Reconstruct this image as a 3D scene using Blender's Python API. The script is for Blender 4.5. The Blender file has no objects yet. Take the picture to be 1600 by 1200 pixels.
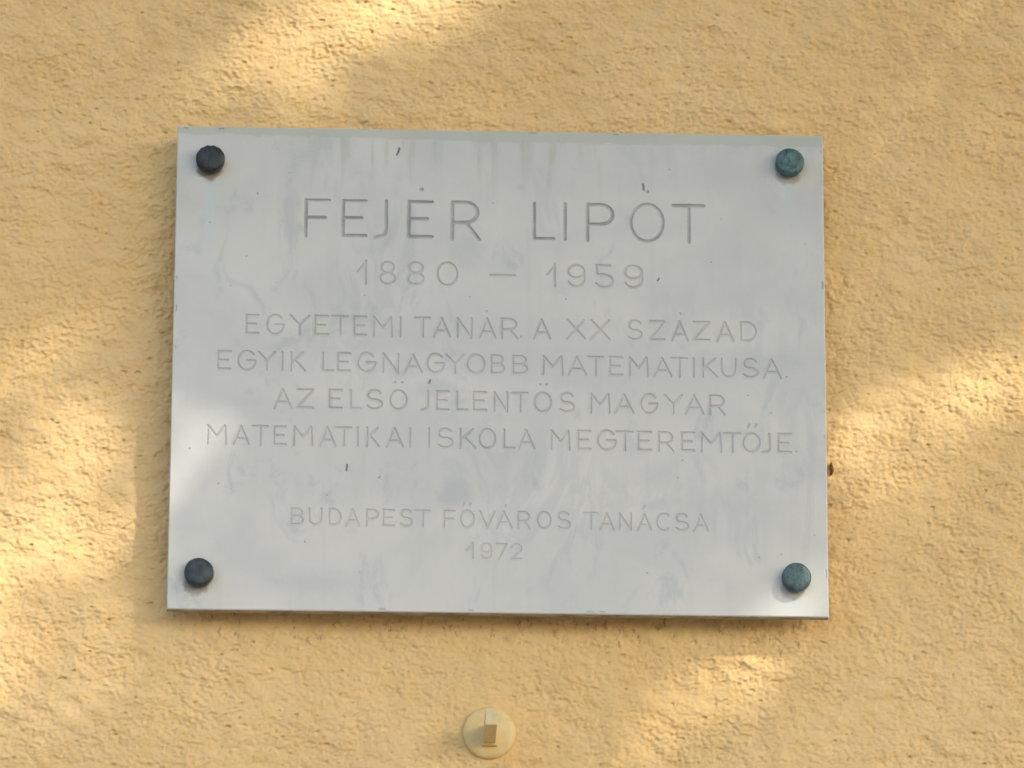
import bpy, bmesh, math, random
import numpy as np
from mathutils import Vector, Matrix

random.seed(7)
rng = np.random.default_rng(11)
C = bpy.context.scene.collection
S = bpy.context.scene

# ------------------------------------------------------------------ camera
ZC = 3.2            # height of the middle of the plaque above the pavement
YF = -0.033         # front face of the plaque, in front of the wall (wall surface y = 0)
cam = bpy.data.cameras.new('camera')
cam.sensor_width = 36.0
cam.lens = 191.2456
cam.clip_start = 0.1
cam.clip_end = 200
co = bpy.data.objects.new('camera', cam)
C.objects.link(co)
rt = Vector((0.9993733, -0.03513923, 0.00427114))
up = Vector((-0.01407709, -0.28381976, 0.95877431))
fw = Vector((0.03247836, 0.95823357, 0.28413654))
M3 = Matrix((rt, up, -fw)).transposed()
co.matrix_world = Matrix.Translation((-0.15101444, -4.82691913, 1.76414123)) @ M3.to_4x4()
S.camera = co

# ------------------------------------------------------------------ sky, sun, exposure
SUN = Vector((1.0, -1.0, 0.985)).normalized()        # towards the sun
elev = math.asin(SUN.z)
w = bpy.data.worlds.new('World')
S.world = w
w.use_nodes = True
nt = w.node_tree
sky = nt.nodes.new('ShaderNodeTexSky')
sky.sky_type = 'NISHITA'
sky.sun_disc = False
sky.sun_elevation = elev
sky.sun_rotation = math.atan2(SUN.x, SUN.y)
sky.air_density = 1.0
sky.dust_density = 3.0
sky.ozone_density = 1.0
bg = nt.nodes['Background']
bg.inputs[1].default_value = 0.15
nt.links.new(sky.outputs[0], bg.inputs[0])
sl = bpy.data.lights.new('sun', 'SUN')
sl.energy = 2.2
sl.angle = math.radians(0.53)
sl.color = (1.0, 0.93, 0.82)
so = bpy.data.objects.new('sun', sl)
so.rotation_euler = SUN.to_track_quat('Z', 'Y').to_euler()
so.location = (4, -4, 8)
C.objects.link(so)
S.view_settings.view_transform = 'Standard'
S.view_settings.look = 'None'
S.view_settings.gamma = 1.0
S.view_settings.exposure = 1.34
S.render.filter_size = 1.4
S.cycles.max_bounces = 8
S.cycles.diffuse_bounces = 5


# ------------------------------------------------------------------ helpers
def tag(o, label=None, cat=None, group=None, kind=None):
    if label: o['label'] = label
    if cat: o['category'] = cat
    if group: o['group'] = group
    if kind: o['kind'] = kind
    return o


def empty(name, loc):
    o = bpy.data.objects.new(name, None)
    o.location = loc
    o.empty_display_size = 0.05
    C.objects.link(o)
    return o


def link_mesh(name, me, mat, parent=None, loc=None):
    if mat: me.materials.append(mat)
    o = bpy.data.objects.new(name, me)
    C.objects.link(o)
    if parent: o.parent = parent
    if loc is not None: o.location = loc
    return o


def quads_mesh(name, co_, fa, smooth=False):
    """fast mesh from numpy: co_ (n,3), fa (m,4)"""
    me = bpy.data.meshes.new(name)
    me.vertices.add(len(co_))
    me.vertices.foreach_set('co', np.ascontiguousarray(co_, dtype=np.float32).ravel())
    me.loops.add(len(fa) * 4)
    me.loops.foreach_set('vertex_index', np.ascontiguousarray(fa, dtype=np.int32).ravel())
    me.polygons.add(len(fa))
    me.polygons.foreach_set('loop_start', np.arange(0, len(fa) * 4, 4, dtype=np.int32))
    me.polygons.foreach_set('loop_total', np.full(len(fa), 4, dtype=np.int32))
    me.polygons.foreach_set('use_smooth', np.full(len(fa), smooth))
    me.update(calc_edges=True)
    return me


def bm_mesh(name, bm, smooth=False):
    bmesh.ops.recalc_face_normals(bm, faces=bm.faces)
    me = bpy.data.meshes.new(name)
    bm.to_mesh(me)
    bm.free()
    for p in me.polygons: p.use_smooth = smooth
    return me


class Mat:
    """small node-tree builder"""
    def __init__(s, name, rough=0.8, spec=0.3):
        s.m = bpy.data.materials.new(name)
        s.m.use_nodes = True
        s.t = s.m.node_tree
        s.b = s.t.nodes['Principled BSDF']
        s.b.inputs['Roughness'].default_value = rough
        s.b.inputs['Specular IOR Level'].default_value = spec
        tc = s.t.nodes.new('ShaderNodeTexCoord')
        s.obj = tc.outputs['Object']

    def n(s, typ, **kw):
        x = s.t.nodes.new(typ)
        for k, v in kw.items(): setattr(x, k, v)
        return x

    def put(s, sock, v):
        if isinstance(v, bpy.types.NodeSocket): s.t.links.new(v, sock)
        else: sock.default_value = v

    def mapped(s, scale=(1, 1, 1), rot=(0, 0, 0), loc=(0, 0, 0), src=None):
        x = s.n('ShaderNodeMapping')
        s.put(x.inputs[0], src or s.obj)
        x.inputs['Scale'].default_value = scale
        x.inputs['Rotation'].default_value = rot
        x.inputs['Location'].default_value = loc
        return x.outputs[0]

    def noise(s, vec, scale, detail=4, rough=0.5, dist=0.0):
        x = s.n('ShaderNodeTexNoise')
        s.put(x.inputs['Vector'], vec)
        x.inputs['Scale'].default_value = scale
        x.inputs['Detail'].default_value = detail
        x.inputs['Roughness'].default_value = rough
        x.inputs['Distortion'].default_value = dist
        return x.outputs['Fac']

    def ramp(s, fac, a, b, lo=0.0, hi=1.0):
        x = s.n('ShaderNodeMapRange', interpolation_type='SMOOTHSTEP')
        s.put(x.inputs[0], fac)
        s.put(x.inputs[1], a); s.put(x.inputs[2], b)
        s.put(x.inputs[3], lo); s.put(x.inputs[4], hi)
        return x.outputs[0]

    def math(s, op, a, b=0.0, c=0.0):
        x = s.n('ShaderNodeMath', operation=op)
        s.put(x.inputs[0], a); s.put(x.inputs[1], b); s.put(x.inputs[2], c)
        return x.outputs[0]

    def mix(s, fac, a, b, blend='MIX'):
        x = s.n('ShaderNodeMix', data_type='RGBA', blend_type=blend)
        s.put(x.inputs[0], fac)
        for i, v in ((6, a), (7, b)):
            s.put(x.inputs[i], v if isinstance(v, bpy.types.NodeSocket) else (*v, 1))
        return x.outputs[2]

    def xyz(s, src=None):
        x = s.n('ShaderNodeSeparateXYZ')
        s.put(x.inputs[0], src or s.obj)
        return x.outputs

    def bump(s, h, dist, strength=1.0, normal=None):
        x = s.n('ShaderNodeBump')
        x.inputs['Strength'].default_value = strength
        x.inputs['Distance'].default_value = dist
        s.put(x.inputs['Height'], h)
        if normal: s.put(x.inputs['Normal'], normal)
        return x.outputs[0]

    def out(s, col, normal=None, rough=None):
        s.put(s.b.inputs['Base Color'], col if isinstance(col, bpy.types.NodeSocket) else (*col, 1))
        if normal: s.put(s.b.inputs['Normal'], normal)
        if rough is not None: s.put(s.b.inputs['Roughness'], rough)
        return s.m


# ------------------------------------------------------------------ materials
def mat_plaster():
    m = Mat('ochre_plaster', 0.92, 0.2)
    c = m.mix(m.ramp(m.noise(m.obj, 5, 5, 0.6), 0.3, 0.7), (0.765, 0.530, 0.238), (0.81, 0.582, 0.287))
    c = m.mix(m.ramp(m.noise(m.mapped(loc=(3, 1, 7)), 45, 5, 0.65), 0.45, 0.75, 0, 0.5), c, (0.77, 0.50, 0.18))
    c = m.mix(m.ramp(m.noise(m.mapped(loc=(9, 1, 2)), 22, 3, 0.6), 0.6, 0.8, 0, 0.35), c, (0.74, 0.60, 0.35))
    # sparse grime specks with shapes of their own
    sp = m.ramp(m.noise(m.mapped((1, 1, 0.6), loc=(2, 5, 4)), 210, 2, 0.5), 0.745, 0.80)
    c = m.mix(m.math('MULTIPLY', sp, 0.45), c, (0.30, 0.17, 0.08))
    # sparse rusty specks of sand and iron grain in the render
    rs = m.ramp(m.noise(m.mapped((1, 1, 1.7), loc=(12, 5, 4)), 118, 3, 0.55), 0.665, 0.74)
    c = m.mix(m.math('MULTIPLY', rs, 0.55), c, (0.52, 0.255, 0.085))
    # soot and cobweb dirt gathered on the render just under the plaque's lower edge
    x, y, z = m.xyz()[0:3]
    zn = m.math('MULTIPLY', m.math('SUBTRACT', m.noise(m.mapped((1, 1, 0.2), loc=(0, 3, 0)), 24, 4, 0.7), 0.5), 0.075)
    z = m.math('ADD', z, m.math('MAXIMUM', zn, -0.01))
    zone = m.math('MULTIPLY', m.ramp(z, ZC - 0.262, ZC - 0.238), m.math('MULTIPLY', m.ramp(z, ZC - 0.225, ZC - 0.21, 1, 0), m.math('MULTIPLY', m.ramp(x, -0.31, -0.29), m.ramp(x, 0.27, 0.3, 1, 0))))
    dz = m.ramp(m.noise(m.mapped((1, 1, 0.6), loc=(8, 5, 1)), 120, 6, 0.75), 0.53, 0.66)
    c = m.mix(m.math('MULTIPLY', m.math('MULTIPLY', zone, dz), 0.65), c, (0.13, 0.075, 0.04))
    b = m.bump(m.noise(m.obj, 300, 6, 0.72), 0.0018, 0.6)
    return m.out(c, b)


def marble_color(m):
    x, y, z = m.xyz()[0:3]
    base = m.mix(m.ramp(m.noise(m.mapped((1, 1, 1.4), loc=(1, 0, 3)), 7, 5, 0.55, 0.6), 0.35, 0.65),
                 (0.552, 0.562, 0.530), (0.620, 0.620, 0.572))
    # soft blue-grey veins running down to the left
    vn = m.noise(m.mapped((2.4, 1, 1.0), rot=(0, math.radians(38), 0), loc=(0.3, 0, 0.7)), 6.5, 6, 0.62, 0.9)
    v = m.ramp(m.math('ABSOLUTE', m.math('SUBTRACT', vn, 0.5)), 0.0, 0.055, 1, 0)
    gate = m.ramp(m.noise(m.mapped(loc=(4, 0, 8)), 6, 2, 0.5), 0.48, 0.66)
    base = m.mix(m.math('MULTIPLY', m.math('MULTIPLY', v, gate), 0.30), base, (0.42, 0.46, 0.45))
    blot = m.ramp(m.noise(m.mapped((1.5, 1, 1.0), rot=(0, .6, 0), loc=(7, 0, 5)), 15, 6, 0.68, 0.7), 0.54, 0.70)
    base = m.mix(m.math('MULTIPLY', blot, 0.70), base, (0.435, 0.475, 0.462))
    # the two dark smudges of the stone below the middle and beside the text
    for sx, sz, rx_, rz_, am in [(-.042, -.116, .018, .026, .55), (-.060, -.020, .030, .012, .35), (.238, .010, .040, .018, .40),
                                 (.140, -.128, .016, .008, .35), (-.165, -.205, .05, .012, .25), (-.03, .115, .022, .022, .35)]:
        qx = m.math('DIVIDE', m.math('SUBTRACT', x, sx), rx_)
        qz = m.math('DIVIDE', m.math('SUBTRACT', z, sz), rz_)
        qd = m.math('ADD', m.math('SQRT', m.math('ADD', m.math('MULTIPLY', qx, qx), m.math('MULTIPLY', qz, qz))),
                    m.math('MULTIPLY', m.math('SUBTRACT', m.noise(m.mapped(loc=(sx * 90, 0, 0)), 42, 5, 0.7), 0.5), 2.2))
        base = m.mix(m.math('MULTIPLY', m.ramp(qd, 0.2, 1.1, 1, 0), am), base, (0.40, 0.445, 0.45))
    # faint vertical rain streaks
    st = m.noise(m.mapped((60, 1, 5)), 1.0, 4, 0.6, 0.5)
    base = m.mix(m.ramp(st, 0.52, 0.75, 0, 0.22), base, (0.48, 0.49, 0.455))
    # greenish grime band along the top edge, with runs below it
    xw = m.noise(m.mapped((38, 0, 9)), 1.0, 5, 0.68)
    depth = m.math('MULTIPLY_ADD', m.ramp(x, -0.27, 0.03, 0.25, 1.0), 0.0045, m.math('MULTIPLY', xw, 0.0115))
    top = m.math('SUBTRACT', HP / 2, z)
    band = m.ramp(m.math('SUBTRACT', depth, top), -0.0012, 0.0012)
    run = m.noise(m.mapped((72, 0, 6), loc=(5, 0, 0)), 1.0, 3, 0.6)
    gate2 = m.math('MULTIPLY', m.ramp(x, -0.24, -0.12), m.ramp(x, 0.02, 0.22, 1, 0.25))
    length = m.ramp(m.noise(m.mapped((38, 0, 0), loc=(2, 0, 0)), 1.0, 2, 0.5), 0.35, 0.65, 0.012, 0.085)
    runs = m.math('MULTIPLY', m.math('MULTIPLY', m.ramp(run, 0.47, 0.66), gate2),
                  m.math('MULTIPLY', m.ramp(m.math('DIVIDE', top, length), 0.35, 1.1, 1, 0),
                         m.ramp(m.noise(m.mapped((40, 0, 70)), 1, 3, 0.6), 0.3, 0.6, 0.6, 1)))
    g = m.math('MAXIMUM', m.math('MULTIPLY', band, 0.62), m.math('MULTIPLY', runs, 0.75))
    base = m.mix(g, base, (0.40, 0.43, 0.335))
    # general grime haze in the upper third
    gz = m.math('MULTIPLY', m.ramp(z, 0.05, 0.23), m.ramp(m.noise(m.mapped((14, 1, 5)), 1, 4, 0.6), 0.3, 0.7, .35, .8))
    base = m.mix(m.math('MULTIPLY', gz, 0.55), base, (0.47, 0.485, 0.45))
    # verdigris wash under the four caps
    for bx, bz, ln, am in BOLTS_ST:
        dx = m.math('ABSOLUTE', m.math('ADD', m.math('SUBTRACT', x, bx), m.math('MULTIPLY', m.math('SUBTRACT', xw, .5), .008)))
        dz = m.math('SUBTRACT', bz, z)
        k = m.math('MULTIPLY', m.ramp(dx, 0.002, 0.010, 1, 0), m.math('MULTIPLY', m.ramp(dz, 0.008, 0.02), m.ramp(dz, 0.02, ln, 1, 0)))
        base = m.mix(m.math('MULTIPLY', k, am), base, (0.50, 0.585, 0.57))
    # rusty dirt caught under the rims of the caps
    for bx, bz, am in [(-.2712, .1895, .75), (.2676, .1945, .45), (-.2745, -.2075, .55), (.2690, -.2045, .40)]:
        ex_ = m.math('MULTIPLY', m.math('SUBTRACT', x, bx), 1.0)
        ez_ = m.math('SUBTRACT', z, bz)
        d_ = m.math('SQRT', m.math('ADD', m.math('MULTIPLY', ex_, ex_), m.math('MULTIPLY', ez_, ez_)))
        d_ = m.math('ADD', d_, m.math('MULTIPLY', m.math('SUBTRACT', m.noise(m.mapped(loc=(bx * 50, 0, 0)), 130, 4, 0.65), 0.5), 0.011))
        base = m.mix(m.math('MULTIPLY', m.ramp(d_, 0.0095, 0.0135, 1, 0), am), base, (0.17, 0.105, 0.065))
    # tiny dark pores
    po = m.ramp(m.noise(m.mapped(loc=(1, 1, 1)), 330, 2, 0.5), 0.755, 0.80)
    pg = m.ramp(m.noise(m.mapped(loc=(6, 1, 1)), 11, 3, 0.5), 0.5, 0.62)
    base = m.mix(m.math('MULTIPLY', m.math('MULTIPLY', po, pg), 0.45), base, (0.22, 0.22, 0.20))
    return base


def marble_bump(m):
    b = m.bump(m.noise(m.mapped((1, 1, 0.7)), 55, 4, 0.55), 0.0009, 0.35)
    return m.bump(m.noise(m.obj, 700, 3, 0.6), 0.0002, 0.4, b)


def mat_marble(name='weathered_marble', dirt=0.0, dcol=(0.25, 0.25, 0.22)):  # dirt also sets how dark the slab's painted underside shade is
    m = Mat(name, 0.6, 0.35)
    c = marble_color(m)
    if dirt:
        f = m.ramp(m.noise(m.mapped(loc=(3, 3, 3)), 60, 3, 0.6), 0.25, 0.75, dirt * 0.6, min(1, dirt * 1.35))
        c = m.mix(f, c, dcol)
    return m.out(c, marble_bump(m))


def mat_patina(name, a, b, k):
    m = Mat(name, 0.42, 0.42)
    f = m.ramp(m.noise(m.mapped((1, 1, 1), loc=(k, 0, 0)), 110, 6, 0.72), 0.38, 0.62)
    c = m.mix(f, a, b)
    s_ = m.ramp(m.noise(m.mapped((420, 90, 60), loc=(k, 0, 0)), 1, 3, 0.5), 0.4, 0.75, 0, 0.4)
    c = m.mix(s_, c, tuple(v * 1.5 for v in b))
    m.b.inputs['Metallic'].default_value = 0.15
    return m.out(c, m.bump(m.noise(m.obj, 420, 4, 0.6), 0.0005, 0.6))


def mat_simple(name, a, b, sc, rough=0.8, bd=0.0005, spec=0.3):
    m = Mat(name, rough, spec)
    c = m.mix(m.ramp(m.noise(m.obj, sc, 5, 0.6), 0.35, 0.65), a, b)
    return m.out(c, m.bump(m.noise(m.obj, sc * 6, 4, 0.6), bd, 0.5))


# ------------------------------------------------------------------ pavement and wall
WP, HP = 0.600, 0.4613675      # plaque width and height
BOLTS_ST = [(-0.2697, 0.1973, 0.16, 0.55), (0.2691, 0.2026, 0.10, 0.35), (0.2712, -0.1962, 0.035, 0.5)]


def build_pavement():
    bm = bmesh.new()
    bmesh.ops.create_grid(bm, x_segments=8, y_segments=8, size=30)
    me = bm_mesh('pavement', bm)
    o = link_mesh('pavement', me, mat_simple('asphalt', (0.085, 0.082, 0.078), (0.12, 0.115, 0.105), 30, 0.9, 0.002))
    o.location = (0, -29.6, 0)
    tag(o, kind='structure')


build_pavement()


def band_noise(n0, n1, step, lx, lz, sharp=2.0, seed=0, low=0.8):
    """periodic gaussian noise with wavelengths about lx, lz (metres)"""
    r = np.random.default_rng(seed)
    f = np.fft.rfft2(r.standard_normal((n1, n0)))
    kx = np.fft.rfftfreq(n0, step)[None, :] * lx
    kz = np.fft.fftfreq(n1, step)[:, None] * lz
    k = np.sqrt(kx * kx + kz * kz)
    g = np.fft.irfft2(f * np.maximum(k, 0.02) ** low * np.exp(-(k ** sharp) * 0.9), (n1, n0))
    return g / g.std()


def build_wall():
    step = 0.0011
    n0, n1 = 1200, 1200          # one periodic tile, 1.32 m
    lump = band_noise(n0, n1, step, 0.0098, 0.0070, 1.4, 1, -0.2)
    fine = band_noise(n0, n1, step, 0.0056, 0.0042, 1.5, 2, 0.1)
    mid = band_noise(n0, n1, step, 0.034, 0.022, 2, 3)
    big = band_noise(n0, n1, step, 0.14, 0.10, 2, 4)
    gate = 1 / (1 + np.exp(-1.6 * band_noise(n0, n1, step, 0.09, 0.06, 2, 5)))
    # dashed plaster that was trowelled down: flat-topped lumps with sharper hollows between them
    a = np.tanh(lump * 0.9 + 0.55)
    b = -np.clip(np.abs(mid + 0.5 * lump) * -1 + 0.32, 0, 1) * 2.2
    pit = -np.clip(band_noise(n0, n1, step, 0.0075, 0.0050, 2, 8) * 0.9 - lump * 0.5 - 2.15, 0, 1.2)
    dent = -np.clip(band_noise(n0, n1, step, 0.0125, 0.0062, 2, 21) * 0.8 + 0.5 * fine - 1.95, 0, 1.0)
    h = 0.00058 * a * (0.60 + 0.50 * gate) + 0.00050 * mid + 0.00037 * fine * (0.6 + 0.7 * gate) \
        + 0.0008 * big + 0.00014 * b * gate + 0.0013 * pit + 0.0030 * dent
    h = h - h.mean()

    def axis(lo, hi, a0, a1, s, off):
        """fine steps between a0 and a1, growing outside"""
        v = list(np.arange(a0, a1 + s / 2, s))
        st = s
        while v[-1] < hi:
            st *= 1.22
            v.append(min(v[-1] + st, hi))
        st = s
        while v[0] > lo:
            st *= 1.22
            v.insert(0, max(v[0] - st, lo))
        return np.array(v)
    xs = axis(-6, 7, -0.56, 0.58, step, 0)
    zs = axis(0.0, 7, ZC - 0.46, ZC + 0.47, step, 0)
    ix = np.mod(np.round((xs + 0.66) / step).astype(int), n0)
    iz = np.mod(np.round((zs - ZC + 0.66) / step).astype(int), n1)
    H = h[np.ix_(iz, ix)]
    ex = np.minimum(1, np.maximum(0, 1 - (np.maximum(np.abs(xs) - 0.9, 0)) / 1.0))
    ez = np.minimum(1, np.maximum(0, 1 - (np.maximum(np.abs(zs - ZC) - 0.9, 0)) / 0.8))
    H = H * ex[None, :] * ez[:, None]
    X, Z = np.meshgrid(xs, zs)
    # heavy render sags a little: crests hang down over the hollow below them
    Z2 = Z - 0.42 * H
    Z2[0, :] = zs[0]; Z2[-1, :] = zs[-1]
    # a shallow smoother patch where the round plate is bedded
    rr = np.hypot(X + 0.007, Z - (ZC - 0.3366))
    kf = np.clip((0.036 - rr) / 0.012, 0, 1)
    H = H * (1 - 0.8 * kf)
    P = np.stack([X, -H, Z2], -1).reshape(-1, 3)
    nx, nz = len(xs), len(zs)
    id_ = np.arange(nx * nz).reshape(nz, nx)
    fa = np.stack([id_[:-1, :-1], id_[:-1, 1:], id_[1:, 1:], id_[1:, :-1]], -1).reshape(-1, 4)
    # close the body: 0.3 m thick
    base = len(P)
    x0, x1, z0, z1 = xs[0], xs[-1], zs[0], zs[-1]
    P = np.concatenate([P, np.array([(x0, .3, z0), (x1, .3, z0), (x1, .3, z1), (x0, .3, z1)])])
    c = [id_[0, 0], id_[0, -1], id_[-1, -1], id_[-1, 0]]
    ext = [(base + 1, base, base + 3, base + 2), (c[0], base, base + 1, c[1]), (c[1], base + 1, base + 2, c[2]),
           (c[2], base + 2, base + 3, c[3]), (c[3], base + 3, base, c[0])]
    fa = np.concatenate([fa, np.array(ext)])
    me = quads_mesh('house_wall', P, fa, True)
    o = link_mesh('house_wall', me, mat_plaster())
    tag(o, 'rough yellow ochre plastered house wall behind the stone plaque', 'wall')
    return xs, zs, H


build_wall()

# ------------------------------------------------------------------ where letters, nicks and caps sit (millimetres from the plaque's middle)
LINES = [
 ([('F',-180.3,-158.7,127.0,160.9), ('E',-145.9,-124.6,127.0,160.9), ('J',-116.3,-105.6,127.0,160.9), ('E',-84.8,-63.5,126.9,160.9), ('R',-44.5,-20.1,126.9,160.8), ('L',31.6,50.0,126.9,160.9), ('I',60.1,60.1,127.1,161.0), ('P',80.9,104.4,126.9,160.8), ('O',121.4,151.2,126.8,160.8), ('T',160.7,188.7,126.8,160.8)],
  [(-73.4,172.6,1.88,'d',3), (136.7,173.8,1.30,'d',8)]),
 ([('1',-132.2,-124.6,80.8,101.4), ('8',-111.3,-97.7,80.7,101.3), ('8',-85.5,-71.3,80.7,101.3), ('0',-58.3,-40.2,80.6,101.3), ('-',-8.7,13.4,80.6,101.2), ('1',43.3,50.4,80.7,101.3), ('9',62.6,77.4,80.6,101.2), ('5',88.1,104.0,80.6,101.2), ('9',115.1,131.0,80.6,101.2)],
  []),
 ([('E',-233.9,-223.0,30.9,48.3), ('G',-214.7,-199.6,30.8,48.2), ('Y',-193.0,-176.3,30.8,48.2), ('E',-170.8,-159.1,30.8,48.2), ('T',-154.9,-140.4,30.8,48.2), ('E',-134.8,-123.5,30.8,48.2), ('M',-116.8,-99.7,30.7,48.1), ('I',-92.0,-92.0,30.8,48.2), ('T',-78.3,-64.6,30.7,48.1), ('A',-61.2,-46.2,30.7,48.1), ('N',-39.4,-26.3,30.7,48.1), ('A',-19.3,-4.4,30.7,48.1), ('R',1.4,15.4,30.6,48.1), ('.',19.0,19.0,30.7,48.2), ('A',31.0,46.0,30.6,48.0), ('X',61.8,78.0,30.6,48.0), ('X',83.6,100.9,30.5,48.0), ('S',118.0,130.7,30.6,48.0), ('Z',138.0,151.7,30.5,48.0), ('A',158.5,173.3,30.5,47.9), ('Z',178.6,193.4,30.5,47.9), ('A',200.5,215.3,30.5,47.9), ('D',222.4,236.1,30.5,47.9)],
  [(-12.5,55.0,1.29,'d',11), (166.2,55.2,1.29,'d',19)]),
 ([('E',-259.2,-247.8,-3.8,12.9), ('G',-240.8,-224.7,-3.8,12.9), ('Y',-221.8,-206.8,-3.8,12.9), ('I',-200.2,-200.2,-3.8,13.0), ('K',-192.2,-179.4,-3.9,12.8), ('L',-162.9,-153.0,-3.9,12.8), ('E',-149.3,-137.6,-3.9,12.8), ('G',-130.7,-114.8,-4.0,12.8), ('N',-107.4,-93.7,-4.0,12.8), ('A',-88.0,-72.1,-4.0,12.7), ('G',-67.1,-51.7,-4.0,12.7), ('Y',-49.5,-33.3,-4.0,12.7), ('O',-30.3,-14.4,-4.1,12.7), ('B',-7.9,3.5,-4.1,12.7), ('B',12.0,24.9,-4.1,12.6), ('M',40.0,57.8,-4.2,12.6), ('A',63.1,79.2,-4.2,12.6), ('T',81.2,94.9,-4.2,12.6), ('E',101.2,112.7,-4.2,12.6), ('M',119.4,136.1,-4.2,12.5), ('A',141.8,158.3,-4.3,12.5), ('T',158.1,172.5,-4.3,12.5), ('I',178.5,178.5,-4.2,12.6), ('K',187.2,200.1,-4.3,12.5), ('U',204.3,217.2,-4.3,12.5), ('S',224.5,237.5,-4.3,12.4), ('A',242.9,259.1,-4.4,12.4), ('.',264.4,264.4,-4.3,12.5)],
  []),
 ([('A',-206.8,-191.4,-39.6,-22.6), ('Z',-185.5,-171.4,-39.6,-22.6), ('E',-156.4,-144.9,-39.6,-22.6), ('L',-136.9,-127.5,-39.6,-22.6), ('S',-122.1,-108.2,-39.7,-22.7), ('O',-100.8,-85.7,-39.7,-22.7), ('J',-72.0,-66.1,-39.7,-22.7), ('E',-57.9,-46.8,-39.7,-22.7), ('L',-39.3,-29.6,-39.7,-22.7), ('E',-24.2,-12.4,-39.8,-22.8), ('N',-4.9,7.0,-39.8,-22.8), ('T',11.7,25.5,-39.8,-22.8), ('O',31.9,47.1,-39.9,-22.9), ('S',55.1,67.9,-39.9,-22.9), ('M',83.8,100.8,-40.0,-22.9), ('A',106.3,122.8,-40.0,-23.0), ('G',129.8,144.8,-40.0,-23.0), ('Y',151.9,167.5,-40.0,-23.0), ('A',170.7,187.3,-40.1,-23.0), ('R',193.3,206.7,-40.1,-23.0)],
  [(-96.5,-14.7,1.18,'d',5), (-89.8,-14.7,1.18,'d',5), (37.0,-14.9,1.18,'d',12), (42.9,-14.8,1.18,'d',12)]),
 ([('M',-267.4,-250.6,-75.0,-58.1), ('A',-243.8,-229.5,-75.0,-58.1), ('T',-226.3,-212.3,-75.0,-58.2), ('E',-206.4,-195.7,-75.0,-58.2), ('M',-188.5,-171.7,-75.1,-58.2), ('A',-164.9,-150.4,-75.1,-58.2), ('T',-149.9,-136.1,-75.1,-58.3), ('I',-130.2,-130.2,-75.1,-58.2), ('K',-121.5,-110.6,-75.2,-58.3), ('A',-103.5,-88.8,-75.2,-58.3), ('I',-82.2,-82.2,-75.1,-58.3), ('I',-64.8,-64.8,-75.2,-58.3), ('S',-56.7,-43.3,-75.3,-58.4), ('K',-36.0,-22.6,-75.3,-58.4), ('O',-18.8,-4.0,-75.4,-58.5), ('L',4.1,13.2,-75.4,-58.4), ('A',17.5,31.8,-75.4,-58.5), ('M',47.5,64.2,-75.5,-58.6), ('E',72.0,83.5,-75.5,-58.6), ('G',90.1,106.4,-75.5,-58.6), ('T',107.5,122.2,-75.6,-58.6), ('E',127.4,139.2,-75.6,-58.6), ('R',146.3,159.2,-75.6,-58.7), ('E',167.3,178.8,-75.6,-58.7), ('M',185.1,203.2,-75.7,-58.8), ('T',206.1,221.0,-75.7,-58.8), ('O',223.6,238.9,-75.7,-58.8), ('J',241.6,248.0,-75.7,-58.8), ('E',256.0,267.5,-75.8,-58.8), ('.',272.5,272.5,-75.7,-58.8)],
  [(229.0,-51.5,1.18,'a',26), (235.5,-50.9,1.18,'a',26)]),
 ([('B',-189.7,-179.2,-150.5,-135.9), ('U',-173.3,-162.2,-150.5,-135.9), ('D',-155.0,-144.9,-150.5,-135.9), ('A',-139.8,-127.6,-150.6,-136.0), ('P',-120.9,-110.5,-150.6,-136.0), ('E',-105.8,-95.9,-150.6,-136.0), ('S',-90.1,-79.7,-150.7,-136.0), ('T',-76.3,-63.5,-150.7,-136.1), ('F',-50.4,-40.5,-150.8,-136.1), ('O',-35.2,-23.2,-150.8,-136.2), ('V',-17.5,-4.3,-150.8,-136.2), ('A',-2.2,11.4,-150.9,-136.2), ('R',17.1,27.6,-150.9,-136.3), ('O',34.7,46.9,-150.9,-136.3), ('S',53.5,64.5,-151.0,-136.3), ('T',77.7,89.5,-151.0,-136.4), ('A',92.4,104.6,-151.1,-136.4), ('N',110.1,120.6,-151.1,-136.4), ('A',126.5,139.1,-151.1,-136.5), ('C',144.1,156.0,-151.2,-136.5), ('S',161.2,172.4,-151.2,-136.5), ('A',178.2,190.9,-151.2,-136.6)],
  [(-32.3,-130.0,1.06,'a',9), (-26.5,-129.7,1.06,'a',9), (5.6,-130.7,1.18,'d',11), (132.6,-130.0,1.18,'a',18)]),
 ([('1',-29.5,-23.9,-180.5,-166.6), ('9',-16.2,-7.2,-180.6,-166.7), ('7',-2.1,7.0,-180.6,-166.7), ('2',11.3,20.3,-180.6,-166.8)],
  []),
]
CHIPS = [(-95.6, 209.6, 0.94, 4.27, -20), (-139.6, -96.5, 1.06, 3.66, -8), (132.8, 178.7, 1.18, 3.66, 8), (-64.5, -13.3, 1.06, 2.44, -20), (146.4, 88.4, 0.94, 1.95, -35)]
BOLTS = [(-269.7, 197.3), (269.1, 202.6), (-272.2, -198.9), (271.2, -196.2)]


# ------------------------------------------------------------------ inscription
def arc(cx, cy, rx, ry, a0, a1, n=14):
    return [(cx + rx * math.cos(math.radians(a0 + (a1 - a0) * i / n)), cy + ry * math.sin(math.radians(a0 + (a1 - a0) * i / n))) for i in range(n + 1)]


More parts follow.
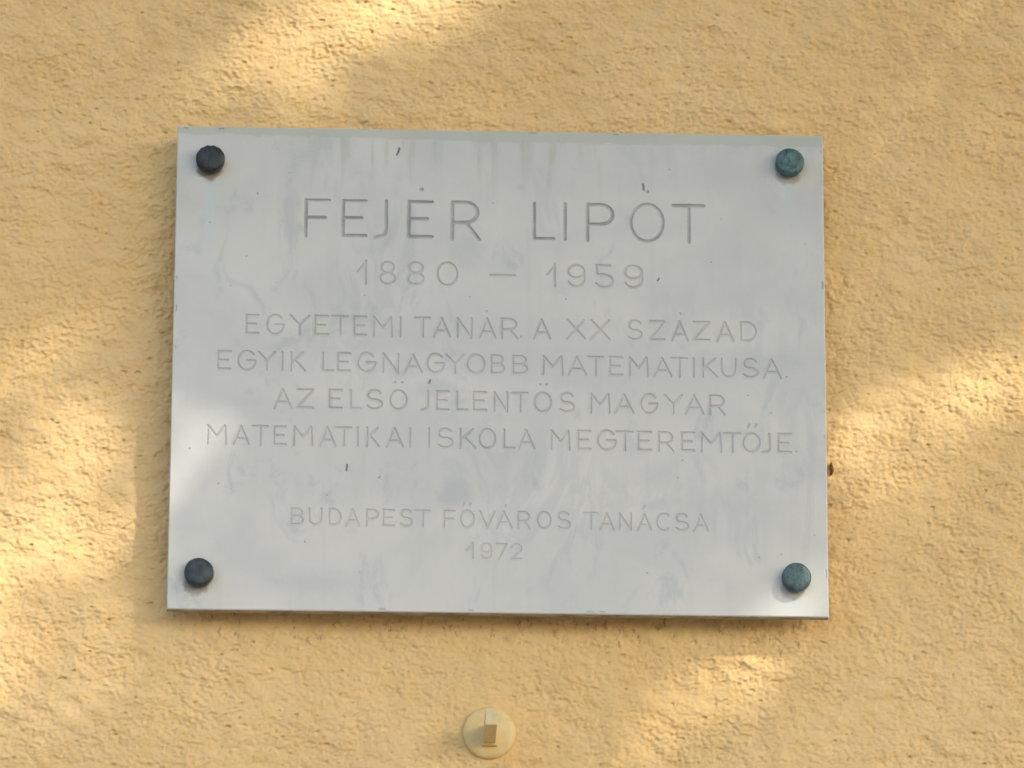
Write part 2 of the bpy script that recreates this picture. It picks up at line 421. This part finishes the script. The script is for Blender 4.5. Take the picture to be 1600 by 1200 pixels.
def glyph(c):
    """strokes of a letter in a unit box (x 0..1, y 0..1)"""
    G = {
        'E': [[(0, 1), (0, 0), (1, 0)], [(0, 1), (1, 1)], [(0, .51), (.8, .51)]],
        'F': [[(0, 1), (0, -.04)], [(0, 1), (1, 1)], [(0, .50), (.82, .50)]],
        'L': [[(0, 1), (0, 0), (1, 0)]],
        'I': [[(0, 1), (0, -.03)]],
        'T': [[(0, 1), (1, 1)], [(.52, 1.02), (.52, -.05)]],
        'A': [[(0, -.05), (.48, 1)], [(.48, 1), (1, -.03)], [(.17, .30), (.82, .30)]],
        'M': [[(0, -.03), (.02, 1)], [(.02, 1), (.48, .42)], [(.48, .42), (.94, 1)], [(.94, 1), (1, -.05)]],
        'N': [[(0, -.04), (0, 1)], [(0, 1), (.97, -.05)], [(.98, -.03), (1, 1)]],
        'K': [[(0, 1), (0, -.05)], [(.86, 1), (.05, .42)], [(.27, .56), (1, -.03)]],
        'Y': [[(0, 1), (.49, .50)], [(1, 1), (.49, .50), (.5, -.04)]],
        'V': [[(0, 1), (.5, -.04)], [(1, 1), (.5, -.04)]],
        'X': [[(0, -.03), (.97, 1)], [(.03, 1), (1, -.03)]],
        'Z': [[(.02, 1), (.98, 1), (0, 0), (1, 0)]],
        'O': [arc(.5, .5, .5, .53, 0, 360, 32)],
        '0': [arc(.5, .5, .5, .53, 0, 360, 32)],
        'C': [arc(.55, .5, .55, .53, 52, 308, 26)],
        'G': [arc(.5, .5, .5, .54, 42, 353, 28) + [(1.0, .50), (.52, .50)]],
        'S': [arc(.5, .755, .44, .265, 28, 268, 18) + arc(.5, .245, .5, .265, 88, -152, 18)],
        'J': [[(.98, 1), (1, .30)] + arc(.62, .27, .38, .27, 0, -70, 8) + [(0, -.05)]],
        'U': [[(0, 1), (.02, .42)] + arc(.5, .40, .48, .42, 180, 360, 16) + [(1, 1)]],
        'P': [[(0, -.04), (0, 1), (.5, 1)] + arc(.52, .715, .48, .285, 90, -90, 14) + [(0, .43)]],
        'R': [[(0, -.05), (0, 1), (.45, 1)] + arc(.5, .71, .45, .29, 90, -90, 14) + [(0, .42)], [(.52, .42), (1.02, -.06)]],
        'B': [[(0, 0), (0, 1), (.5, 1)] + arc(.5, .765, .40, .235, 90, -90, 12) + [(0, .53)],
              [(.5, .53)] + arc(.52, .265, .48, .265, 90, -90, 12) + [(0, 0)]],
        'D': [[(0, 0), (0, 1), (.35, 1)] + arc(.40, .5, .60, .5, 90, -90, 20) + [(0, 0)]],
        '.': [[(0, .0), (.01, .02)]],
        '-': [[(0, .48), (1, .47)]],
        '1': [[(.98, 1.05), (1, -.03)], [(.95, .93), (0, .55)]],
        '8': [arc(.5, .76, .43, .25, 0, 360, 24), arc(.5, .25, .5, .26, 0, 360, 24)],
        '9': [arc(.5, .70, .5, .30, 0, 360, 26), [(1, .70), (1, .34)] + arc(.5, .32, .5, .33, 0, -160, 16)],
        '5': [[(.86, 1), (.05, 1), (.10, .58), (.5, .58)] + arc(.5, .27, .5, .29, 80, -155, 20)],
        '7': [[(0, 1), (1, 1), (.18, -.04)]],
        '2': [arc(.5, .70, .5, .32, 165, -28, 16) + [(0, 0), (1, 0)]],
    }
    return G[c]


NAMES = ['first', 'second', 'third', 'fourth', 'fifth', 'sixth', 'seventh', 'eighth']
LINE_LABEL = ['name in large engraved capitals', 'two engraved years joined by a dash',
              'first line of the four line engraved text', 'second line of the four line engraved text',
              'third line of the four line engraved text', 'last line of the four line engraved text',
              'engraved name of the giver in small capitals', 'engraved year at the bottom']
RAD = [1.60, 1.40, 1.34, 1.34, 1.34, 1.34, 1.26, 1.22]
DEP = [1.50, 1.05, 0.98, 0.98, 0.98, 0.98, 0.72, 0.66]
GS = 0.0003            # cell of the cut front face


def build_plaque():
    root = empty('memorial_plaque', (0, 0, ZC))
    tag(root, 'pale grey marble memorial plaque with engraved lettering and four dark round caps', 'plaque')
    nx, nz = int(round(WP / GS)), int(round(HP / GS))
    gx = np.linspace(-WP / 2, WP / 2, nx + 1)
    gz = np.linspace(-HP / 2, HP / 2, nz + 1)
    depth = np.zeros((nz + 1, nx + 1), np.float32)
    owner = np.zeros((nz, nx), np.int16)
    items = []           # (name, line index)
    r_ = random.Random(5)

    def cut(strokes, rad, dep, oid, rough=0.07):
        """V-shaped groove along the strokes (metres)"""
        pts = [p for s_ in strokes for p in s_]
        x0 = min(p[0] for p in pts) - rad * 1.6; x1 = max(p[0] for p in pts) + rad * 1.6
        z0 = min(p[1] for p in pts) - rad * 1.6; z1 = max(p[1] for p in pts) + rad * 1.6
        i0, i1 = np.searchsorted(gx, [x0, x1]); k0, k1 = np.searchsorted(gz, [z0, z1])
        X, Z = np.meshgrid(gx[i0:i1], gz[k0:k1])
        D = np.zeros_like(X)
        for s_ in strokes:
            rj = rad * r_.uniform(0.9, 1.1)
            dj = dep * r_.uniform(0.8, 1.15)
            dist = np.full(X.shape, 9.0)
            for (ax, az), (bx, bz) in zip(s_[:-1], s_[1:]):
                vx, vz = bx - ax, bz - az
                L2 = vx * vx + vz * vz + 1e-12
                t = np.clip(((X - ax) * vx + (Z - az) * vz) / L2, 0, 1)
                dist = np.minimum(dist, np.hypot(X - ax - t * vx, Z - az - t * vz))
            rr = rj * (1 + rough * np.sin(X * 2100 + az * 900) * np.cos(Z * 1700 + ax * 700))
            D = np.maximum(D, dj * np.clip(1 - (dist / rr) ** 1.2, 0, 1))
        sub = depth[k0:k1, i0:i1]
        new = D > sub
        sub[new] = D[new]
        # a cell belongs to this cut where one of its corners is below the face
        cd = np.maximum(np.maximum(D[:-1, :-1], D[:-1, 1:]), np.maximum(D[1:, :-1], D[1:, 1:])) > 0
        o_ = owner[k0:k1 - 1, i0:i1 - 1]
        o_[cd & (o_ == 0)] = oid

    for li, (letters, accents) in enumerate(LINES):
        first = len(items)
        for c, x0, x1, z0, z1 in letters:
            items.append(('engraved_letter', li))
            oid = len(items)
            j = lambda: r_.uniform(-0.12, 0.12)
            dx0, dx1, dz0, dz1 = j(), j(), j(), j()
            st = [[((x0 + dx0 + u * (x1 + dx1 - x0 - dx0)) / 1000, (z0 + dz0 + v * (z1 + dz1 - z0 - dz0)) / 1000) for u, v in s_] for s_ in glyph(c)]
            rad = RAD[li] * (0.75 if c == '.' else 1)
            cut(st, rad / 1000, DEP[li] / 1000, oid)
        for x, z, r, kind, own in accents:
            oid = first + own + 1 if own < len(letters) else first + len(letters)
            if kind == 'd': st = [[(x / 1000, z / 1000), (x / 1000 + 0.0003, z / 1000 + 0.0005)]]
            else: st = [[(x / 1000 - .0004, z / 1000 - .0009), (x / 1000 + .0005, z / 1000 + .0010)]]
            cut(st, r / 1000, DEP[li] / 1000, oid)
    for x, z, rx, rz, a in CHIPS:
        items.append(('chip', -1))
        a = math.radians(a)
        ux, uz = -math.sin(a) * (rz - rx), math.cos(a) * (rz - rx)
        cut([[((x + ux) / 1000, (z + uz) / 1000), ((x + .3) / 1000, (z) / 1000), ((x - ux) / 1000, (z - uz) / 1000)]], rx * 0.95 / 1000, 0.0018, len(items), 0.15)
    # shallow bruises along the arrises
    for k in range(16):
        items.append(('edge_bruise', -3))
        sx = r_.random() < .5
        if r_.random() < .6: x, z = r_.uniform(-.295, .295), (HP / 2 - .0012) * (1 if sx else -1)
        else: x, z = (WP / 2 - .0012) * (1 if sx else -1), r_.uniform(-.22, .22)
        d_ = r_.uniform(.0006, .0026)
        a, b = ((x - d_, z), (x + d_, z)) if abs(z) > .228 else ((x, z - d_), (x, z + d_))
        cut([[a, b]], r_.uniform(.0007, .0013), r_.uniform(.0006, .0012), len(items), .3)
    # small pores and nicks of the weathered face
    items.append(('pores', -2))
    pid = len(items)
    for k in range(46):
        x, z = r_.uniform(-.29, .29), r_.uniform(-.21, .215)
        ii, kk = int((x + WP / 2) / GS), int((z + HP / 2) / GS)
        if owner[max(kk - 22, 0):kk + 22, max(ii - 30, 0):ii + 30].any(): continue
        cut([[(x, z), (x + r_.uniform(-.001, .001), z + r_.uniform(-.001, .001))]], r_.uniform(.00035, .0007), r_.uniform(.0003, .0007), pid, .2)
    depth[0, :] = depth[-1, :] = 0; depth[:, 0] = depth[:, -1] = 0

    marble = mat_marble()
    cutm = mat_marble('marble_cut_dirty', 0.24, (0.27, 0.27, 0.24))
    cutm1 = mat_marble('marble_cut_deep_dirty', 0.46, (0.22, 0.22, 0.205))
    chipm = mat_marble('marble_chip_dark', 0.42, (0.10, 0.10, 0.10))

    # flat part of the front face: runs of uncut cells, rows alike merged
    flat = owner == 0
    rows, start = [], 0
    for k in range(1, nz + 1):
        if k == nz or not np.array_equal(flat[k], flat[start]):
            rows.append((start, k)); start = k
    vt, fq = {}, []

    def V(i, k):
        key = (i, k)
        if key not in vt: vt[key] = len(vt)
        return vt[key]
    for a, b in rows:
        d = np.diff(np.concatenate([[0], flat[a].astype(np.int8), [0]]))
        for i0, i1 in zip(np.where(d == 1)[0], np.where(d == -1)[0]):
            fq.append((V(i0, a), V(i1, a), V(i1, b), V(i0, b)))
    keys = np.array(list(vt.keys()))
    co_ = np.stack([gx[keys[:, 0]], np.full(len(keys), YF), gz[keys[:, 1]]], -1)
    # worn arris, sides and back
    hx, hz = WP / 2, HP / 2
    r1, T = 0.0009, 0.0105
    n_ = len(co_)
    ringf = [(-hx, YF, -hz), (hx, YF, -hz), (hx, YF, hz), (-hx, YF, hz)]
    ring1 = [(-hx - r1, YF + r1, -hz - r1), (hx + r1, YF + r1, -hz - r1), (hx + r1, YF + r1, hz + r1), (-hx - r1, YF + r1, hz + r1)]
    ring2 = [(p[0], YF + T, p[2]) for p in ring1]
    co_ = np.concatenate([co_, np.array(ringf + ring1 + ring2)])
    for k in range(4):
        q = (k + 1) % 4
        fq.append((n_ + q, n_ + k, n_ + 4 + k, n_ + 4 + q))
        fq.append((n_ + 4 + q, n_ + 4 + k, n_ + 8 + k, n_ + 8 + q))
    fq.append((n_ + 8, n_ + 11, n_ + 10, n_ + 9))
    # consistent outward winding for the ring faces is not needed by the renderer
    slab = link_mesh('slab', quads_mesh('slab', co_, np.array(fq)), marble, root)
    slab.data.materials.append(mat_marble('marble_shaded_underside', 0.62, (0.13, 0.095, 0.06)))  # shade of the underside painted into the colour of the lower edge
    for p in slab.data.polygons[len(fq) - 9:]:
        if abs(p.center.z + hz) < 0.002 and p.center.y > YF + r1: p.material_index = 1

    # groove cells, one mesh for each letter, under the line it belongs to
    lines = []
    for li in range(len(LINES)):
        e = empty('inscription_line', (0, 0, 0)); e.parent = root
        tag(e, LINE_LABEL[li]); lines.append(e)
    for oid, (nm, li) in enumerate(items, 1):
        ks, is_ = np.where(owner == oid)
        if not len(ks): continue
        cr = np.stack([ks * (nx + 1) + is_, ks * (nx + 1) + is_ + 1, (ks + 1) * (nx + 1) + is_ + 1, (ks + 1) * (nx + 1) + is_], -1)
        u, inv = np.unique(cr, return_inverse=True)
        kk, ii = u // (nx + 1), u % (nx + 1)
        P = np.stack([gx[ii], YF + depth[kk, ii], gz[kk]], -1)
        me = quads_mesh(nm, P, inv.reshape(-1, 4), True)
        if li >= 0: link_mesh(nm, me, cutm if li else cutm1, lines[li])
        elif li == -3: link_mesh(nm, me, cutm, root)
        elif li == -1:
            o = link_mesh(nm, me, chipm, root)
        else:
            o = link_mesh('face_pores', me, mat_marble('marble_pore', 0.45, (0.16, 0.16, 0.14)), root)
            o['kind'] = 'stuff'

    # the four fixing caps
    teal = mat_patina('verdigris_bronze', (0.025, 0.058, 0.060), (0.082, 0.160, 0.155), 1.0)
    teal2 = mat_patina('dull_verdigris_bronze', (0.026, 0.050, 0.054), (0.072, 0.118, 0.120), 2.0)
    dark = mat_patina('blackened_bronze', (0.018, 0.025, 0.029), (0.045, 0.058, 0.062), 3.0)
    black = mat_patina('black_bronze', (0.010, 0.015, 0.017), (0.028, 0.036, 0.038), 4.0)
    steel = mat_simple('dull_steel', (0.10, 0.08, 0.06), (0.16, 0.12, 0.08), 300, 0.6)
    caps = [(BOLTS[0], black, 'nearly black top left cap with a chipped pale rim'), (BOLTS[1], teal, 'green tinged top right cap'),
            (BOLTS[2], dark, 'dark slate coloured bottom left cap'), (BOLTS[3], teal2, 'dull green bottom right cap')]
    for bi, ((bx, bz), mt, lab) in enumerate(caps):
        loc = Vector((bx / 1000, YF, bz / 1000))
        rr = random.Random(30 + bi)
        # lathe profile (radius, distance out of the slab)
        prof = [(0.0, .0112), (.006, .01115), (.0105, .0108), (.0124, .0101), (.0132, .0089), (.01345, .0075), (.0134, .0035), (.0128, .0028), (.0062, .0026), (.0062, -.0005)]
        N = 56
        bm = bmesh.new()
        rings = []
        for r, d in prof[1:]:
            ring = []
            for k in range(N):
                a = 2 * math.pi * k / N
                w_ = 1 + 0.008 * math.sin(3 * a + bi) + 0.006 * math.sin(7 * a + 2 * bi)
                dd = d
                if bi == 0 and r > .011 and 30 < math.degrees(a) < 160:      # broken crust on the upper rim
                    w_ *= 1 - 0.035 * (1 + math.sin(13 * a)) * math.sin(math.radians((math.degrees(a) - 30) / 130 * 180))
                ring.append(bm.verts.new((r * w_ * math.cos(a), -dd, r * w_ * math.sin(a))))
            rings.append(ring)
        c0 = bm.verts.new((0, -prof[0][1], 0))
        for k in range(N):
            bm.faces.new((c0, rings[0][k], rings[0][(k + 1) % N]))
        for a, b in zip(rings[:-1], rings[1:]):
            for k in range(N):
                bm.faces.new((a[k], b[k], b[(k + 1) % N], a[(k + 1) % N]))
        bm.faces.new(rings[-1])
        cap = link_mesh('bolt_cap', bm_mesh('bolt_cap', bm, True), mt, root, loc)
        tag(cap, lab)
        # distance sleeve between slab and wall
        bm = bmesh.new()
        bmesh.ops.create_cone(bm, cap_ends=True, segments=24, radius1=.008, radius2=.008, depth=0.0235,
                              matrix=Matrix.Translation((0, 0.0220, 0)) @ Matrix.Rotation(math.pi / 2, 4, 'X'))
        link_mesh('spacer_sleeve', bm_mesh('spacer_sleeve', bm, False), steel, cap)


build_plaque()


# ------------------------------------------------------------------ painted bracket below the plaque
def build_bracket():
    root = empty('wall_bracket', (-0.0069, 0, ZC - 0.3360))
    tag(root, 'small round wall bracket with a square peg, painted cream, under the plaque', 'bracket')
    paint = mat_simple('cream_paint', (0.68, 0.50, 0.215), (0.74, 0.565, 0.27), 60, 0.55, 0.0004, 0.4)
    paint2 = mat_simple('worn_cream_paint', (0.64, 0.52, 0.27), (0.68, 0.57, 0.33), 90, 0.55, 0.0004, 0.4)
    bm = bmesh.new()
    N = 72
    prof = [(0.0, .0062), (.012, .0062), (.0185, .0060), (.0222, .0054), (.0238, .0040), (.0242, .0022), (.0242, -.004)]
    rings = []
    for r, d in prof[1:]:
        rings.append([bm.verts.new((r * (1 + .006 * math.sin(5 * 2 * math.pi * k / N)) * math.cos(2 * math.pi * k / N), -d, r * math.sin(2 * math.pi * k / N))) for k in range(N)])
    c0 = bm.verts.new((0, -prof[0][1], 0))
    for k in range(N): bm.faces.new((c0, rings[0][k], rings[0][(k + 1) % N]))
    for a, b in zip(rings[:-1], rings[1:]):
        for k in range(N): bm.faces.new((a[k], b[k], b[(k + 1) % N], a[(k + 1) % N]))
    bm.faces.new(rings[-1])
    link_mesh('round_plate', bm_mesh('round_plate', bm, True), paint, root)

    def box(x0, x1, y0, y1, z0, z1, bev, tilt=0.0, taper=1.0):
        bm = bmesh.new()
        bmesh.ops.create_cube(bm, size=1)
        for v in bm.verts:
            f = taper if v.co.y < 0 else 1
            v.co = Vector(((x0 + x1) / 2 + v.co.x * (x1 - x0) * f, (y0 + y1) / 2 + v.co.y * (y1 - y0), (z0 + z1) / 2 + v.co.z * (z1 - z0) * f))
            v.co.z += -tilt * (v.co.y)
        bmesh.ops.bevel(bm, geom=bm.edges[:], offset=bev, segments=3, affect='EDGES')
        return bm
    link_mesh('square_peg', bm_mesh('square_peg', box(-.0054, .0054, -.068, -.0055, -.0118, .0035, .0004, 0.06, 0.97), False), paint2, root)
    link_mesh('collar', bm_mesh('collar', box(-.0072, .0072, -.0098, -.0050, -.0132, .0056, .0006), False), paint, root)


build_bracket()


# ------------------------------------------------------------------ dried debris on the wall beside the plaque
def build_debris():
    mat = mat_simple('dried_brown_leaf', (0.10, 0.035, 0.02), (0.17, 0.07, 0.035), 200, 0.8)
    def flake(x, z, w_, h_, rot, out, label, cat):
        bm = bmesh.new()
        n = 8
        L, R_ = [], []
        for k in range(n + 1):
            t = k / n
            hw = w_ / 2 * math.sin(math.pi * min(max(t * .92 + .04, 0), 1)) ** 0.8
            z_ = (t - .5) * h_
            y_ = -out - 0.0016 * math.sin(math.pi * t)
            L.append(bm.verts.new((-hw + .0008 * math.sin(5 * t), y_ - .0008, z_)))
            R_.append(bm.verts.new((hw + .0008 * math.sin(5 * t), y_ + .0003, z_)))
        for k in range(n): bm.faces.new((L[k], R_[k], R_[k + 1], L[k + 1]))
        g = bmesh.ops.extrude_face_region(bm, geom=bm.faces[:])
        for v in g['geom']:
            if isinstance(v, bmesh.types.BMVert): v.co.y += 0.0007
        o = link_mesh('dry_leaf_scrap', bm_mesh('dry_leaf_scrap', bm, True), mat, None, (x, 0, z))
        o.rotation_euler = (0, rot, 0)
        tag(o, label, cat)
    flake(.3080, ZC - .0825, .0034, .0130, math.radians(6), .0012, 'dark brown dried leaf scrap stuck to the wall just right of the plaque edge', 'leaf scrap')


build_debris()


# ------------------------------------------------------------------ the tree that shades the wall (outside the frame)
def sunlit(x, z):
    """share of open sky towards the sun, for a point x, z (metres from the plaque's middle) on the wall"""
    s_ = 0.0
    for cx, cz, a, b, rot, v in GAPS:
        dx, dz = x - cx, z - cz
        c_, n_ = math.cos(rot), math.sin(rot)
        u, w_ = (dx * c_ + dz * n_) / a, (-dx * n_ + dz * c_) / b
        q = u * u + w_ * w_
        if q < 4: s_ = max(s_, v * min(1.0, max(0.0, 1.5 - q)))
    return s_


R = math.radians
GAPS = [  # openings in the crown: centre, half axes, tilt, openness
    (-.46, -.12, .125, .18, R(-8), .90),
    (-.46, -.05, .095, .09, R(15), .60),
    (-.50, -.24, .13, .11, R(0), .9),
    (-.383, -.17, .066, .15, R(0), .85),
    (.40, -.035, .125, .058, R(33), .92),
    (.345, -.11, .08, .055, R(55), .75),
    (.49, .01, .06, .03, R(30), .6),
    (-.165, .335, .14, .055, R(25), .92),
    (-.09, .385, .11, .04, R(15), 1.0),
    (-.235, .30, .06, .035, R(20), .35),
    (.205, -.292, .10, .038, R(35), .90),
    (.17, -.34, .08, .03, R(20), .30),
    (-.20, -.08, .08, .12, R(20), .12),
    (.45, -.22, .12, .07, R(20), .20),
]


def build_tree():
    t0 = 6.2
    ctr = Vector((0, 0, ZC)) + SUN * t0
    root = empty('shade_tree', (ctr.x + 0.6, ctr.y - 0.5, 0))
    tag(root, 'leafy broad crowned tree standing beyond the right of the frame and shading the wall', 'tree')
    bark = mat_simple('grey_bark', (0.10, 0.085, 0.07), (0.17, 0.15, 0.12), 12, 0.9, 0.006)
    m = Mat('green_leaves', 0.55, 0.35)
    leaf = m.out(m.mix(m.ramp(m.noise(m.obj, 3, 3, 0.6), 0.35, 0.65), (0.055, 0.11, 0.028), (0.09, 0.15, 0.04)))
    r_ = random.Random(3)
    # trunk and limbs
    bm = bmesh.new()

    def limb(pts, rads, n=10):
        rings = []
        for i, (p, r) in enumerate(zip(pts, rads)):
            d = (pts[min(i + 1, len(pts) - 1)] - pts[max(i - 1, 0)]).normalized()
            a = d.orthogonal().normalized(); b = d.cross(a)
            rings.append([bm.verts.new(p + (a * math.cos(2 * math.pi * k / n) + b * math.sin(2 * math.pi * k / n)) * r) for k in range(n)])
        for s0, s1 in zip(rings[:-1], rings[1:]):
            # align start vertices to avoid twisting
            off = min(range(n), key=lambda o_: (s1[o_].co - s0[0].co).length)
            for k in range(n):
                bm.faces.new((s0[k], s0[(k + 1) % n], s1[(k + 1 + off) % n], s1[(k + off) % n]))
    base = Vector((0, 0, 0))
    top = Vector((-.2, .1, ctr.z - 0.9))
    limb([base, base.lerp(top, .3) + Vector((.05, 0, 0)), base.lerp(top, .7), top], [.24, .17, .15, .12])
    for k in range(9):
        a = 2 * math.pi * k / 9 + .2
        e = Vector((math.cos(a) * 3.0, math.sin(a) * 2.6, ctr.z + r_.uniform(-.6, 1.6)))
        s0 = base.lerp(top, r_.uniform(.72, 1.0))
        mid = s0.lerp(e, .5) + Vector((0, 0, .25))
        mw = mid + root.location
        limb([s0, mid, e], [.07, .04, .012], 7)
    link_mesh('trunk', bm_mesh('trunk', bm, True), bark, root)
    # crown: leaf blades spread through an uneven volume, open where sky shows through towards the wall
    n_try = 150000
    P, F = [], []
    ox = SUN.x / -SUN.y; oz = SUN.z / -SUN.y
    ri = root.location
    cnt = 0
    for _ in range(n_try):
        u = Vector((r_.gauss(0, 1), r_.gauss(0, 1), r_.gauss(0, 1))).normalized() * (r_.random() ** (1 / 3))
        p = Vector((u.x * 4.2, u.y * 3.4, u.z * 2.3)) + ctr + Vector((-.4, -.3, .3))
        lump = math.sin(p.x * 2.7 + p.z) * math.sin(p.y * 3.1 - p.x) * math.sin(p.z * 3.3)
        if lump < -0.5: continue
        far = False
        # foot of this leaf's shade on the wall plane y = 0
        t = -p.y
        wx, wz = p.x - ox * t, p.z - oz * t - ZC
        if abs(wx) < .75 and abs(wz) < .62:
            if r_.random() < sunlit(wx, wz): continue
        else:
            far = True
            if r_.random() < .5: continue
        n_ = Vector((r_.gauss(0, 1), r_.gauss(0, 1), r_.gauss(0.6, 1))).normalized()
        a = n_.orthogonal().normalized()
        a = Matrix.Rotation(r_.uniform(0, 6.28), 3, n_) @ a
        b = n_.cross(a)
        s = r_.uniform(.045, .07) if far else r_.uniform(.030, .048)
        q = p - ri
        k = len(P)
        P += [q - a * s, q - b * s * .55 - n_ * .006, q + a * s * 1.15 - n_ * .008, q + b * s * .55 - n_ * .006]
        F.append((k, k + 1, k + 2, k + 3))
        cnt += 1
    me = quads_mesh('crown', np.array([tuple(v) for v in P]), np.array(F))
    link_mesh('crown', me, leaf, root)
    print('leaves', cnt)


build_tree()
